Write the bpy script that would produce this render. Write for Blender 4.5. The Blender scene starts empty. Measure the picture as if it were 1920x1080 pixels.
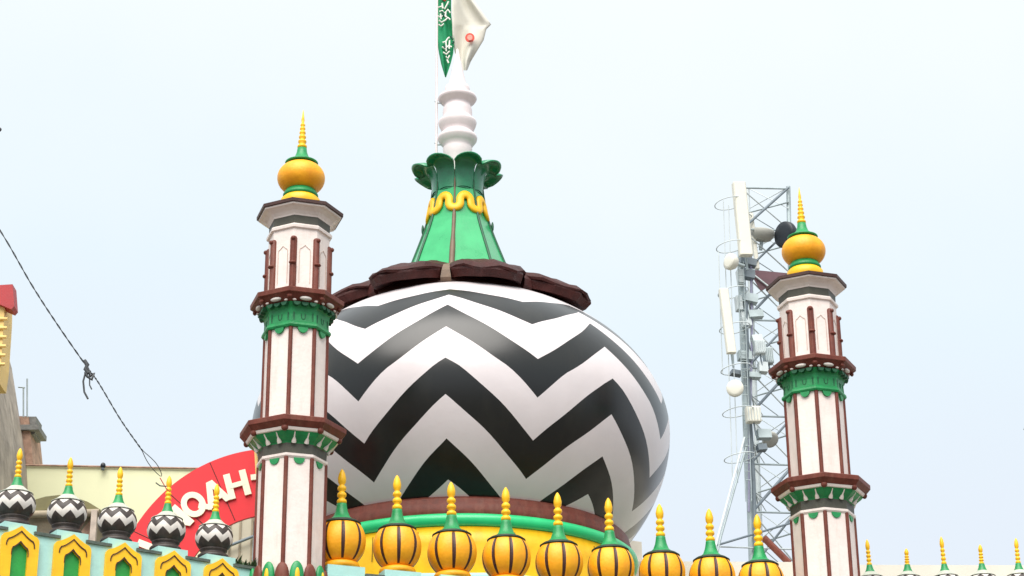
import bpy, math, random
from mathutils import Vector, Matrix
R = math.radians
random.seed(7)
S = bpy.context.scene
COL = S.collection

# ------------------------------------------------------------------ camera
CAM_Z, PITCH, ROLL, FPX = 1.6, 0.4003418, -0.0118232, 3901.82
f_ = Vector((0, math.cos(PITCH), math.sin(PITCH)))
u0 = Vector((0, -math.sin(PITCH), math.cos(PITCH))); r0 = Vector((1, 0, 0))
rr_ = math.cos(ROLL) * r0 + math.sin(ROLL) * u0
uu_ = -math.sin(ROLL) * r0 + math.cos(ROLL) * u0
cam = bpy.data.cameras.new('camera'); camo = bpy.data.objects.new('camera', cam); COL.objects.link(camo)
m = Matrix((rr_, uu_, -f_)).transposed().to_4x4(); m.translation = Vector((0, 0, CAM_Z)); camo.matrix_world = m
cam.sensor_width = 36; cam.lens = FPX / 1920 * 36; cam.clip_end = 5000
S.camera = camo

def at(px, py, Y):
    """point at distance Y in front, seen in that direction"""
    d = f_ + rr_ * ((px - 960) / FPX) - uu_ * ((py - 540) / FPX)
    return Vector((0, 0, CAM_Z)) + d * (Y / d.y)

# ------------------------------------------------------------------ light
SUN_EL, SUN_AZ = 56, 190      # compass: 0 = +Y, clockwise
w = bpy.data.worlds.new('World'); S.world = w; w.use_nodes = True
nt = w.node_tree; bg = nt.nodes['Background']
sky = nt.nodes.new('ShaderNodeTexSky'); sky.sky_type = 'NISHITA'; sky.sun_disc = False
sky.sun_elevation = R(SUN_EL); sky.sun_rotation = R(SUN_AZ); sky.dust_density = 4; sky.air_density = 1.2
mix = nt.nodes.new('ShaderNodeMix'); mix.data_type = 'RGBA'; mix.inputs[0].default_value = 0.9
tcw = nt.nodes.new('ShaderNodeTexCoord'); sx = nt.nodes.new('ShaderNodeSeparateXYZ'); nt.links.new(tcw.outputs['Generated'], sx.inputs[0])
nz = nt.nodes.new('ShaderNodeTexNoise'); nz.inputs['Scale'].default_value = 5; nz.inputs['Detail'].default_value = 4; nt.links.new(tcw.outputs['Generated'], nz.inputs['Vector'])
ad = nt.nodes.new('ShaderNodeMath'); ad.operation = 'MULTIPLY_ADD'; ad.inputs[1].default_value = .16; nt.links.new(nz.outputs[0], ad.inputs[0]); nt.links.new(sx.outputs[2], ad.inputs[2])
cr = nt.nodes.new('ShaderNodeValToRGB'); nt.links.new(ad.outputs[0], cr.inputs[0])   # thin bright overcast veil
cr.color_ramp.elements[0].position = .30; cr.color_ramp.elements[0].color = (.77, .83, .92, 1)
cr.color_ramp.elements[1].position = .62; cr.color_ramp.elements[1].color = (.93, .98, 1.0, 1)
e_ = cr.color_ramp.elements.new(.46); e_.color = (.80, .90, .96, 1)
vm = nt.nodes.new('ShaderNodeVectorMath'); vm.operation = 'SCALE'; vm.inputs['Scale'].default_value = 9.8
nt.links.new(cr.outputs[0], vm.inputs[0]); nt.links.new(vm.outputs[0], mix.inputs[7])
nt.links.new(sky.outputs[0], mix.inputs[6]); nt.links.new(mix.outputs[2], bg.inputs[0])
bg.inputs[1].default_value = 0.078
sun = bpy.data.lights.new('sun', 'SUN'); sun.energy = 3.3; sun.angle = R(55); sun.color = (1, .955, .9)
suno = bpy.data.objects.new('sun', sun); COL.objects.link(suno)
az = R(SUN_AZ); sd = Vector((math.sin(az) * math.cos(R(SUN_EL)), math.cos(az) * math.cos(R(SUN_EL)), math.sin(R(SUN_EL))))
suno.rotation_euler = (-sd).to_track_quat('-Z', 'Y').to_euler()
S.view_settings.view_transform = 'Standard'; S.view_settings.look = 'None'
S.view_settings.gamma = 1; S.view_settings.exposure = 0.55

# ------------------------------------------------------------------ materials
MATS = {}
def mat(name, c, rough=.55, var=.12, nscale=6, bump=.22, coat=0, stain=0, stain_c=(.12, .09, .07), sscale=3, spec=.5, metal=0):
    if name in MATS: return MATS[name]
    m = bpy.data.materials.new(name); m.use_nodes = True; MATS[name] = m
    t = m.node_tree; N = t.nodes; L = t.links; b = N['Principled BSDF']
    tc = N.new('ShaderNodeTexCoord')
    geo = N.new('ShaderNodeNewGeometry')
    no = N.new('ShaderNodeTexNoise'); no.inputs['Scale'].default_value = nscale; no.inputs['Detail'].default_value = 6
    L.new(geo.outputs['Position'], no.inputs['Vector'])
    rmp = N.new('ShaderNodeMapRange'); rmp.inputs[1].default_value = .3; rmp.inputs[2].default_value = .7
    rmp.inputs[3].default_value = 1 - var; rmp.inputs[4].default_value = 1 + var * .5
    L.new(no.outputs[0], rmp.inputs[0])
    mx = N.new('ShaderNodeMix'); mx.data_type = 'RGBA'; mx.blend_type = 'MULTIPLY'; mx.inputs[0].default_value = 1
    mx.inputs[6].default_value = (*c, 1); L.new(rmp.outputs[0], mx.inputs[7])
    out = mx.outputs[2]
    if stain:
        mp = N.new('ShaderNodeMapping'); mp.inputs['Scale'].default_value = (sscale * 2.5, sscale * 2.5, sscale * .5)
        L.new(geo.outputs['Position'], mp.inputs[0])
        n2 = N.new('ShaderNodeTexNoise'); n2.inputs['Scale'].default_value = 1; n2.inputs['Detail'].default_value = 8; n2.inputs['Roughness'].default_value = .65
        L.new(mp.outputs[0], n2.inputs['Vector'])
        r2 = N.new('ShaderNodeMapRange'); r2.inputs[1].default_value = .5; r2.inputs[2].default_value = .78; r2.inputs[3].default_value = 0; r2.inputs[4].default_value = stain
        L.new(n2.outputs[0], r2.inputs[0])
        m2 = N.new('ShaderNodeMix'); m2.data_type = 'RGBA'; L.new(r2.outputs[0], m2.inputs[0]); L.new(out, m2.inputs[6]); m2.inputs[7].default_value = (*stain_c, 1)
        out = m2.outputs[2]
    L.new(out, b.inputs['Base Color'])
    rg = N.new('ShaderNodeMapRange'); rg.inputs[3].default_value = max(rough - .1, .05); rg.inputs[4].default_value = rough + .12
    L.new(no.outputs[0], rg.inputs[0]); L.new(rg.outputs[0], b.inputs['Roughness'])
    b.inputs['Coat Weight'].default_value = coat; b.inputs['Coat Roughness'].default_value = .28 if name.startswith('dome') else .12; b.inputs['Coat IOR'].default_value = 1.48 if name.startswith('dome') else 1.5
    b.inputs['Metallic'].default_value = metal; b.inputs['Specular IOR Level'].default_value = spec
    if bump:
        n3 = N.new('ShaderNodeTexNoise'); n3.inputs['Scale'].default_value = nscale * 5; n3.inputs['Detail'].default_value = 5
        L.new(geo.outputs['Position'], n3.inputs['Vector'])
        bp = N.new('ShaderNodeBump'); bp.inputs['Strength'].default_value = bump; bp.inputs['Distance'].default_value = .02
        L.new(n3.outputs[0], bp.inputs['Height']); L.new(bp.outputs[0], b.inputs['Normal'])
    return m
CREAM = mat('cream_paint', (.84, .735, .68), .5, .06, 4, .2, stain=.34, stain_c=(.46, .35, .28))
CREAMD = mat('cream_groove', (.6, .47, .4), .6)
BROWN = mat('maroon_paint', (.16, .042, .028), .45, .25, 9, .2, stain=.5, stain_c=(.26, .12, .08), spec=.25)
GREEN = mat('green_paint', (.008, .27, .075), .42, .2, 7, .15, stain=.3, stain_c=(.0, .10, .04))
GREENP = mat('arch_green_paint', (.02, .33, .05), .5, .15, 7, .15, stain=.3, stain_c=(.0, .15, .04))
GREEND = mat('dark_green_paint', (.006, .10, .04), .5, .25, 8)
GREYG = mat('slate_green_paint', (.07, .068, .05), .5, .25, 6, .2, stain=.3, stain_c=(.14, .12, .09))
ORANGE = mat('orange_paint', (.97, .42, .006), .48, .14, 5, .25, stain=.45, stain_c=(.72, .20, .004), sscale=2)
YELLOW = mat('yellow_paint', (.98, .54, .006), .45, .12, 5, .12, stain=.35, stain_c=(.75, .27, .01))
DARKBR = mat('dark_brown_paint', (.055, .016, .010), .5, .3, 10)
DOMEW = mat('dome_white_gloss', (.72, .66, .67), .4, .05, 1.6, .12, coat=.5, stain=.22, stain_c=(.6, .53, .5), sscale=.7)
DOMEB = mat('dome_black_gloss', (.004, .005, .0045), .45, .3, 2, .12, spec=.1, coat=1, stain=.25, stain_c=(.05, .045, .03), sscale=.7)
PETAL = mat('oxblood_paint', (.050, .011, .009), .5, .35, 7, .5, stain=.4, stain_c=(.09, .03, .028), sscale=5, spec=.25)
FLARE = mat('bright_green_gloss', (.03, .43, .15), .3, .12, 4, .05, coat=.3, stain=.15, stain_c=(.03, .28, .13))
CROWN = mat('deep_green_gloss', (.010, .24, .10), .3, .2, 6, .05, coat=.4)
FINW = mat('finial_white', (.82, .73, .73), .5, .06, 5, .08, stain=.15, stain_c=(.6, .5, .5))
MINT = mat('mint_wall_paint', (.40, .69, .64), .65, .08, 3, .2, stain=.3, stain_c=(.36, .52, .42))
TUBEG = mat('emerald_ring_paint', (.015, .58, .20), .35, .1, 4, .05, coat=.2)
COPE = mat('slate_coping', (.09, .12, .10), .75, .4, 12, .4)
BWHITE = mat('bulb_white', (.72, .68, .63), .55, .12, 12, .1, stain=.35, stain_c=(.42, .36, .30), sscale=5)
BGREY = mat('bulb_skirt_grey', (.50, .52, .44), .6, .2, 12, .1)
BBLACK = mat('bulb_black', (.045, .034, .03), .5, .4, 12, .15, stain=.5, stain_c=(.12, .09, .07), sscale=6)
DARKRIM = mat('blackish_green_rim', (.012, .03, .015), .6, .3, 9)
TAN = mat('olive_tan_trim', (.17, .11, .07), .55, .2, 8)
STEEL = mat('hazed_galvanised_steel', (.42, .49, .50), .45, .2, 4, 0, metal=.3)  # lightened: the haze over the mast is put into the steel colour
STEELD = mat('dark_steel', (.17, .21, .24), .5, .2, 4, 0)
STEELL = mat('pale_steel', (.60, .66, .67), .5, .15, 4, 0)
ANTW = mat('antenna_casing', (.78, .76, .66), .5, .05, 3, 0)
BLACKP = mat('black_plastic', (.015, .02, .028), .4, .2, 6, 0)
PLUM = mat('plum_sheet', (.13, .06, .075), .6, .2, 5, 0)
RED = mat('sign_red', (.80, .014, .022), .45, .06, 3, .02, stain=.15, stain_c=(.7, .06, .07), sscale=1)
LETTER = mat('letter_cream', (.92, .86, .66), .45, .03, 5, 0)
LIME = mat('pale_lime_wall', (.78, .79, .52), .75, .06, 1.2, .1, stain=.2, stain_c=(.66, .64, .40), sscale=.8)
PALEW = mat('pale_parapet', (.74, .69, .60), .75, .06, 2, .1, stain=.2, stain_c=(.6, .56, .48), sscale=1)
STAINW = mat('stained_plaster', (.42, .36, .30), .85, .35, 3, .5, stain=.8, stain_c=(.10, .085, .075), sscale=2)
PILY = mat('pilaster_yellow', (.85, .58, .20), .6, .08, 4, .1, stain=.2, stain_c=(.6, .36, .12))
CAPR = mat('cap_red', (.42, .025, .03), .5, .15, 6, .1)
CONC = mat('grey_concrete', (.20, .20, .19), .85, .3, 6, .5, stain=.5, stain_c=(.07, .07, .065))
BRICKY = mat('flaking_brick', (.40, .25, .18), .85, .4, 8, .6, stain=.7, stain_c=(.15, .1, .08), sscale=4)
OLIVE = mat('olive_canopy', (.17, .15, .055), .6, .3, 4, .1)
BEIGE = mat('beige_panel', (.55, .50, .38), .7, .1, 3, .1, stain=.3, stain_c=(.35, .32, .24), sscale=1.5)
SHOPT = mat('tan_plaster', (.36, .30, .21), .8, .25, 5, .3, stain=.4, stain_c=(.2, .16, .12))
FLAGG = mat('flag_green', (.012, .30, .12), .8, .15, 6, .0)
FLAGW = mat('flag_white', (.66, .64, .56), .8, .05, 6, .0)
INK = mat('flag_ink_white', (.85, .86, .78), .8, .02, 6, 0)
INKR = mat('flag_ink_red', (.72, .10, .07), .8, .2, 60, 0)
INKD = mat('flag_ink_maroon', (.22, .03, .02), .8, .1, 6, 0)
INKG = mat('flag_ink_dark_green', (.004, .09, .05), .8, .1, 6, 0)
WIREM = mat('cable_black', (.05, .055, .06), .6, .1, 6, 0)
GROUND = mat('ground_dust', (.12, .105, .09), .9, .2, .4, .2)

# ------------------------------------------------------------------ mesh builder
class MB:
    def __init__(s): s.v = []; s.f = []; s.m = []; s.sm = []; s.mats = []
    def mi(s, m):
        if m not in s.mats: s.mats.append(m)
        return s.mats.index(m)
    def add(s, vs, fs, m, smooth=False):
        b = len(s.v); s.v += [tuple(v) for v in vs]; k = s.mi(m)
        for f in fs: s.f.append(tuple(b + i for i in f)); s.m.append(k); s.sm.append(smooth)
    def lathe(s, prof, m, n=32, ph=0, c=(0, 0), smooth=True, mf=None, rad=None):
        vs = []; fs = []
        for j, (r, z) in enumerate(prof):
            for k in range(n):
                a = ph + 2 * math.pi * k / n
                q = r if rad is None else rad(r, z, k)
                vs.append((c[0] + q * math.cos(a), c[1] + q * math.sin(a), z))
        J = len(prof)
        for j in range(J - 1):
            for k in range(n):
                k2 = (k + 1) % n
                fs.append((j * n + k, j * n + k2, (j + 1) * n + k2, (j + 1) * n + k))
        up = prof[-1][1] >= prof[0][1]
        if not up: fs = [f[::-1] for f in fs]
        if mf is None:
            b0 = len(s.f); s.add(vs, fs, m, smooth)
        else:
            b = len(s.v); s.v += vs
            i = 0
            for j in range(J - 1):
                for k in range(n):
                    s.f.append(tuple(b + q for q in fs[i])); s.m.append(s.mi(mf(j, k))); s.sm.append(smooth); i += 1
            b0 = None
        base = len(s.v) - len(vs)
        if prof[0][0] > 1e-4:
            F = tuple(base + k for k in range(n)); s.f.append(F[::-1] if up else F); s.m.append(s.mi(m)); s.sm.append(False)
        if prof[-1][0] > 1e-4:
            F = tuple(base + (J - 1) * n + k for k in range(n)); s.f.append(F if up else F[::-1]); s.m.append(s.mi(m)); s.sm.append(False)
        return s
    def box(s, c, d, m, rz=0):
        x, y, z = [q / 2 for q in d]; ca, sa = math.cos(rz), math.sin(rz)
        vs = []
        for a, b_, e in ((-1, -1, -1), (1, -1, -1), (1, 1, -1), (-1, 1, -1), (-1, -1, 1), (1, -1, 1), (1, 1, 1), (-1, 1, 1)):
            X, Y = a * x, b_ * y
            vs.append((c[0] + X * ca - Y * sa, c[1] + X * sa + Y * ca, c[2] + e * z))
        s.add(vs, [(3, 2, 1, 0), (4, 5, 6, 7), (0, 1, 5, 4), (1, 2, 6, 5), (2, 3, 7, 6), (3, 0, 4, 7)], m); return s
    def tube(s, pts, r, m, n=8, smooth=True):
        pts = [Vector(p) for p in pts]; rs = r if isinstance(r, (list, tuple)) else [r] * len(pts)
        vs = []; fs = []
        t0 = (pts[1] - pts[0]).normalized()
        up = Vector((0, 0, 1)) if abs(t0.z) < .9 else Vector((0, 1, 0))
        a = t0.cross(up).normalized()
        for i, p in enumerate(pts):
            t = (pts[min(i + 1, len(pts) - 1)] - pts[max(i - 1, 0)]).normalized()
            a = (a - t * a.dot(t)).normalized(); b = t.cross(a)
            for k in range(n):
                q = 2 * math.pi * k / n
                vs.append(p + (a * math.cos(q) + b * math.sin(q)) * rs[i])
        for i in range(len(pts) - 1):
            for k in range(n): fs.append((i * n + k, i * n + (k + 1) % n, (i + 1) * n + (k + 1) % n, (i + 1) * n + k))
        s.add(vs, fs, m, smooth)
        s.add([vs[k] for k in range(n)], [tuple(range(n))[::-1]], m)
        s.add([vs[-n + k] for k in range(n)], [tuple(range(n))], m); return s
    def ell(s, c, d, m, nu=12, nv=8, rz=0):
        vs = []; fs = []; ca, sa = math.cos(rz), math.sin(rz)
        for j in range(nv + 1):
            th = math.pi * j / nv
            for k in range(nu):
                q = 2 * math.pi * k / nu
                X, Y, Z = d[0] * math.sin(th) * math.cos(q), d[1] * math.sin(th) * math.sin(q), d[2] * math.cos(th)
                vs.append((c[0] + X * ca - Y * sa, c[1] + X * sa + Y * ca, c[2] + Z))
        for j in range(nv):
            for k in range(nu): fs.append((j * nu + k, (j + 1) * nu + k, (j + 1) * nu + (k + 1) % nu, j * nu + (k + 1) % nu))
        s.add(vs, fs, m, True); return s
    def prism(s, poly, O, U, V, Nn, t, m):
        """2-D outline in plane (O,U,V) extruded t along Nn"""
        O, U, V, Nn = Vector(O), Vector(U), Vector(V), Vector(Nn)
        a = [O + U * x + V * y for x, y in poly]; b = [p + Nn * t for p in a]; n = len(poly)
        area = sum(poly[i][0] * poly[(i + 1) % n][1] - poly[(i + 1) % n][0] * poly[i][1] for i in range(n))
        F = [tuple(range(n))[::-1], tuple(range(n, 2 * n))] + [(i, (i + 1) % n, n + (i + 1) % n, n + i) for i in range(n)]
        if (area > 0) != (U.cross(V).dot(Nn * t) > 0): F = [q[::-1] for q in F]
        s.add(a + b, F, m); return s
    def ring(s, po, pi, O, U, V, Nn, t, m):
        """frame between outer and inner open outlines with equal point counts"""
        O, U, V, Nn = Vector(O), Vector(U), Vector(V), Vector(Nn); n = len(po)
        q = [O + U * x + V * y for x, y in po] + [O + U * x + V * y for x, y in pi]
        q += [p + Nn * t for p in q]; F = []
        for i in range(n - 1):
            F += [(2 * n + i, 2 * n + i + 1, 3 * n + i + 1, 3 * n + i), (i, n + i, n + i + 1, i + 1), (i, i + 1, 2 * n + i + 1, 2 * n + i), (n + i, 3 * n + i, 3 * n + i + 1, n + i + 1)]
        F += [(0, 2 * n, 3 * n, n), (n - 1, 2 * n - 1, 4 * n - 1, 3 * n - 1)]
        s.add(q, F, m); return s
    def build(s, name, parent=None, loc=None, bevel=0):
        me = bpy.data.meshes.new(name); me.from_pydata(s.v, [], s.f)
        for m in s.mats: me.materials.append(m)
        me.polygons.foreach_set('material_index', s.m); me.polygons.foreach_set('use_smooth', s.sm)
        me.update()
        o = bpy.data.objects.new(name, me); COL.objects.link(o)
        if parent: o.parent = parent
        if loc: o.location = loc
        if bevel:
            b = o.modifiers.new('bevel', 'BEVEL'); b.width = bevel; b.segments = 2; b.limit_method = 'ANGLE'; b.angle_limit = R(35)
        return o
def tag(o, label=None, cat=None, group=None, kind=None):
    if label: o['label'] = label
    if cat: o['category'] = cat
    if group: o['group'] = group
    if kind: o['kind'] = kind
    return o
def empty(name, loc, rz=0):
    o = bpy.data.objects.new(name, None); COL.objects.link(o); o.location = loc; o.rotation_euler = (0, 0, rz); o.empty_display_size = .2; return o
def dup(o, parent=None):
    kids = [c for c in bpy.data.objects if c.parent == o]
    c = o.copy(); COL.objects.link(c); c.parent = parent
    for k in kids: dup(k, c)
    return c

# ------------------------------------------------------------------ ground and building mass
g = MB(); g.add([(-2500, -2500, 0), (2500, -2500, 0), (2500, 2500, 0), (-2500, 2500, 0)], [(0, 1, 2, 3)], GROUND); tag(g.build('ground'), kind='structure')

# facade axes
FD = 0.379                                   # heading of the front parapet
FU = Vector((math.cos(FD), math.sin(FD), 0)); FN = Vector((math.sin(FD), -math.cos(FD), 0))
O0 = Vector((-2.435, 28.3, 0)); SP = .828
LA, LB = Vector((-6.517, 26.1, 0)), Vector((-4.15, 27.75, 0))
LU = (LB - LA).normalized(); LN = Vector((LU.y, -LU.x, 0)); LSP = (LB - LA).length / 4

# ---- front wall with merlons
MERL_T = 9.325
def wallseg(mb, O, U, N, x0, x1, z0, z1, t, m):
    mb.prism([(x0, z0), (x1, z0), (x1, z1), (x0, z1)], O, U, (0, 0, 1), -N, t, m)
fw = empty('parapet_wall', (O0.x, O0.y, 0)); tag(fw, 'mint green front parapet wall carrying the row of orange bulb domes', 'wall')
P = -O0
mb = MB(); wallseg(mb, O0 + FN * .26 + P, FU, FN, -.30, 9 * SP - .1, 0, MERL_T - .14, .52, MINT)
for k in range(9): wallseg(mb, O0 + FN * .255 + P, FU, FN, k * SP - .27, k * SP + .27, MERL_T - .14, MERL_T, .51, MINT)
mb.build('wall', fw)
mb = MB()
for k in range(9):
    a, b = (k * SP + .275, (k + 1) * SP - .275)
    wallseg(mb, O0 + FN * .29 + P, FU, FN, a, b, MERL_T - .14, MERL_T - .095, .58, COPE)
mb.build('coping', fw)

# ---- left wall with arches
lw = empty('arcade_wall', tuple(LA)); tag(lw, 'mint green parapet wall with yellow framed green arches and stepped slate coping', 'wall')
LT = 9.345; P = -LA
mb = MB(); wallseg(mb, LA + LN * .24 + P, LU, LN, -1.6, 5.0 * LSP - .12, 0, LT - .125, .48, MINT)
for k in range(-2, 5): wallseg(mb, LA + LN * .235 + P, LU, LN, k * LSP - .215, k * LSP + .225, LT - .125, LT, .47, MINT)
mb.build('wall', lw)
mb = MB()
for k in range(-2, 5):
    wallseg(mb, LA + LN * .27 + P, LU, LN, k * LSP + .19, (k + 1) * LSP - .17, LT - .125, LT - .085, .54, COPE)
mb.build('coping', lw)
def ogee(hw, zs, za, zb, n=10):
    """open outline, from bottom left over the apex to bottom right"""
    L = [(-hw, zb), (-hw, zs - .05), (-hw * .97, zs - .015), (-hw * .86, zs + (za - zs) * .14)]
    for i in range(1, n):
        t = i / n; L.append((-hw * .86 * (1 - t), zs + (za - zs) * (.14 + .86 * (t ** 1.35))))
    return L + [(0, za)] + [(-x, z) for x, z in L[::-1]]
for k in range(0, 5):
    O = LA + LU * (k * LSP + .0) + LN * .243 + P
    mb = MB()
    mb.ring(ogee(.255, 9.155, 9.30, 8.2), ogee(.11, 8.99, 9.085, 8.2), O, LU, (0, 0, 1), LN, .05, YELLOW)
    fr = mb.build('arch_frame', lw)
    mb = MB(); mb.ring(ogee(.195, 9.095, 9.235, 9.02), ogee(.184, 9.085, 9.218, 9.02), O + LN * .05, LU, (0, 0, 1), LN, .012, DARKBR)
    mb.ring(ogee(.116, 8.998, 9.10, 8.9), ogee(.107, 8.985, 9.078, 8.9), O + LN * .05, LU, (0, 0, 1), LN, .010, DARKBR)
    mb.build('moulding', fr)
    mb = MB(); mb.prism([(x, z) for x, z in ogee(.1095, 8.988, 9.083, 8.2)], O, LU, (0, 0, 1), LN, .012, GREENP); mb.build('arch_panel', fr)

# ------------------------------------------------------------------ bulb domes
def spindle(mb, z0, z1, r, nb=3, lobe=.45, m=YELLOW):
    h = z1 - z0; hb = h * (1 - lobe) / nb; prof = []
    for i in range(nb):
        zc = z0 + hb * i; rb = r * (1 - .05 * i)
        prof += [(rb * .55, zc), (rb * .92, zc + hb * .22), (rb, zc + hb * .45), (rb * .9, zc + hb * .7), (rb * .55, zc + hb * .93)]
    zl = z0 + hb * nb; hl = h * lobe
    prof += [(r * .5, zl), (r * .78, zl + hl * .15), (r * .84, zl + hl * .4), (r * .6, zl + hl * .72), (r * .25, zl + hl * .93), (.002, z1)]
    mb.lathe(prof, m, 16); return mb
def orange_bulb():
    root = empty('bulb_dome', (0, 0, 0), FD)
    mb = MB(); mb.lathe([(.235, 0), (.262, .015), (.268, .05), (.25, .085), (.215, .10)], ORANGE, 32); mb.build('base_ring', root)
    R_, zc = .348, .405; prof = []
    for j in range(17):
        t = -1 + 2 * j / 16; ph = t * R(60 if t < 0 else 45)
        prof.append((R_ * math.cos(ph) ** .92, zc + .36 * math.sin(ph)))
    # eight narrow dark grooves: columns 0,1 of every eight
    n = 120
    def rad(r, z, k): return r * (.975 if (k % 15) in (0, 1) else 1.0 + .018 * math.sin(math.pi * (k % 15) / 15))
    mb = MB(); mb.lathe(prof, ORANGE, n, ph=-R(FD_DEG_OFF) - R(3.75) * 0, mf=lambda j, k: DARKBR if (k % 15) in (14, 0, 1) and 0 < j < 15 else ORANGE, rad=rad)
    mb.build('bulb', root)
    mb = MB(); mb.lathe([(.24, .655), (.278, .648), (.282, .668), (.235, .70)], DARKRIM, 32); mb.build('cap_rim', root)
    mb = MB(); mb.lathe([(.24, .695), (.165, .73), (.12, .77), (.09, .85), (.075, .93), (.072, .96)], GREEN, 24); mb.build('cap', root)
    mb = MB(); spindle(mb, .95, 1.48, .073, 3); mb.build('spindle', root)
    return root
FD_DEG_OFF = 16
lab = ['first orange bulb dome, partly behind the left minaret shaft', 'second orange bulb dome right of the left minaret, over the yellow drum',
 'third orange bulb dome from the left minaret, under the small white triangle of the dome', 'fourth orange bulb dome from the left minaret, left of the middle one',
 'middle orange bulb dome of the front row, fifth from either end', 'sixth orange bulb dome, in front of the right end of the yellow drum',
 'orange bulb dome just right of the emerald ring, spindle against the sky', 'orange bulb dome between the great dome and the lattice mast, second from the right minaret',
 'lowest orange bulb dome in front of the lattice mast, nearest the right minaret']
ob0 = orange_bulb()
for k in range(9):
    o = ob0 if k == 0 else dup(ob0)
    p = O0 + FU * (k * SP); o.location = (p.x, p.y, MERL_T + .002)
    o.rotation_euler = (R(random.uniform(-.8, .8)), R(random.uniform(-.8, .8)), FD + R(random.uniform(-6, 6))); o.scale = (random.uniform(.98, 1.02),) * 2 + (random.uniform(.99, 1.01),)
    tag(o, lab[k], 'bulb dome', 'orange bulb domes along the front parapet')

def zigzag_mesh(mb, rfun, zs_p, zs_v, mats, per=8, nc=6, sub=3, ph=0, af=None):
    """surface of revolution whose rows follow zigzag boundaries; bands coloured by mats"""
    n = per * 2 * nc; rows = []; fm = []
    for b in range(len(zs_p)):
        steps = 1 if b == len(zs_p) - 1 else sub
        for q in range(steps):
            t = q / sub; row = []
            for k in range(n):
                d = abs(((k / nc) % 2) - 0); d = d if d <= 1 else 2 - d      # 0 at peak, 1 at valley
                za = zs_p[b] + (zs_v[b] - zs_p[b]) * d
                if steps > 1 or b < len(zs_p) - 1:
                    zb_ = zs_p[b + 1] + (zs_v[b + 1] - zs_p[b + 1]) * d; z = za + (zb_ - za) * t
                else: z = za
                if af: z += .0022 * math.sin(k * .9 + b * 2.1) + .002 * math.sin(k * .37 + b)
                a = af(k / nc) if af else ph + 2 * math.pi * k / n; r, zz = rfun(z)
                row.append((r * math.cos(a), r * math.sin(a), zz))
            rows.append(row); fm.append(mats[min(b, len(mats) - 1)])
    b0 = len(mb.v)
    for row in rows: mb.v += row
    for j in range(len(rows) - 1):
        for k in range(n):
            k2 = (k + 1) % n
            mb.f.append((b0 + j * n + k, b0 + (j + 1) * n + k, b0 + (j + 1) * n + k2, b0 + j * n + k2)); mb.m.append(mb.mi(fm[j])); mb.sm.append(True)
def chevron_bulb():
    root = empty('chevron_bulb_dome', (0, 0, 0))
    mb = MB(); mb.lathe([(.215, 0), (.215, .045), (.20, .06), (.175, .07), (.165, .10), (.19, .115), (.19, .135)], BBLACK, 32); mb.build('base_ring', root)
    def rf(ph): return .262 * math.cos(ph) ** .9, .30 + .225 * math.sin(ph)
    mb = MB(); zp = [R(58), R(44), R(21), R(-4), R(-52)]; zv = [R(58), R(22), R(-3), R(-29), R(-52)]
    zigzag_mesh(mb, rf, zp, zv, [BWHITE, BBLACK, BWHITE, BBLACK], ph=-math.pi / 2)
    mb.build('bulb', root)
    mb = MB(); mb.lathe([(.19, .462), (.218, .452), (.220, .460), (.16, .492), (.115, .53), (.095, .55)], BGREY, 24); mb.build('cap_rim', root)
    mb = MB(); mb.lathe([(.100, .535), (.082, .565), (.062, .61), (.05, .66), (.048, .675)], GREEN, 24); mb.build('cap', root)
    mb = MB(); spindle(mb, .665, 1.085, .048, 4, .4); mb.build('spindle', root)
    return root
cb0 = chevron_bulb()
labc = ['chevron striped bulb dome at the far left edge, below the brick wall', 'chevron striped bulb dome in front of the curved olive canopy', 'chevron striped bulb dome just left of the red arched sign, against the lime wall',
        'chevron striped bulb dome that the twisted cable runs down to, in front of the sign', 'chevron striped bulb dome nearest the left minaret, its spindle over the sign lettering']
for k in range(5):
    o = cb0 if k == 0 else dup(cb0)
    p = LA + LU * (k * LSP); o.location = (p.x, p.y, LT + .002)
    o.rotation_euler = (R(random.uniform(-1, 1)), R(random.uniform(-1, 1)), R(random.uniform(-12, 12)) + R(10))
    tag(o, labc[k], 'bulb dome', 'chevron striped bulb domes on the left wall')
# far right row
labr = ['distant small bulb dome beside the right minaret, with a thin worn spindle', 'distant small bulb dome with a short stubby spindle, second from the right minaret',
        'distant small bulb dome with a tall plain spindle, in the middle of the right row', 'distant small bulb dome with a short ringed spindle, next to last at the right', 'distant small bulb dome at the right edge of the photo']
rx = [1631, 1699, 1771, 1839, 1908]; tz = [1.12, .72, 1.2, .85, 1.1]
RW = empty('rear_parapet', (7, 33, 0)); tag(RW, 'plain pale parapet carrying the distant row of small bulb domes at right', 'wall')
mb = MB(); wallseg(mb, Vector((0, -.2, 0)), Vector((1, 0, 0)), Vector((0, -1, 0)), -1.75, 3.2, 0, 9.918, .4, PALEW); mb.build('wall', RW)
mb = MB(); wallseg(mb, Vector((0, -.24, 0)), Vector((1, 0, 0)), Vector((0, -1, 0)), -1.75, 3.2, 9.919, 9.943, .48, COPE); mb.build('coping', RW)
for k in range(5):
    o = dup(cb0); p = at(rx[k], 1055 - k * .8, 33); s = .95
    o.location = (p.x, 33, 9.945); o.scale = (s, s, s); o.rotation_euler = (0, R((-1, 1.5, -1, 1, .5)[k]), R(22.5 * (k % 2)))
    tag(o, labr[k], 'bulb dome', 'distant bulb domes right of the right minaret')
    for c in bpy.data.objects:
        if c.parent == o and c.name.startswith('spindle'):
            c.scale = (.95, .95, tz[k]); c.location.z = .665 * (1 - tz[k])

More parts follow.
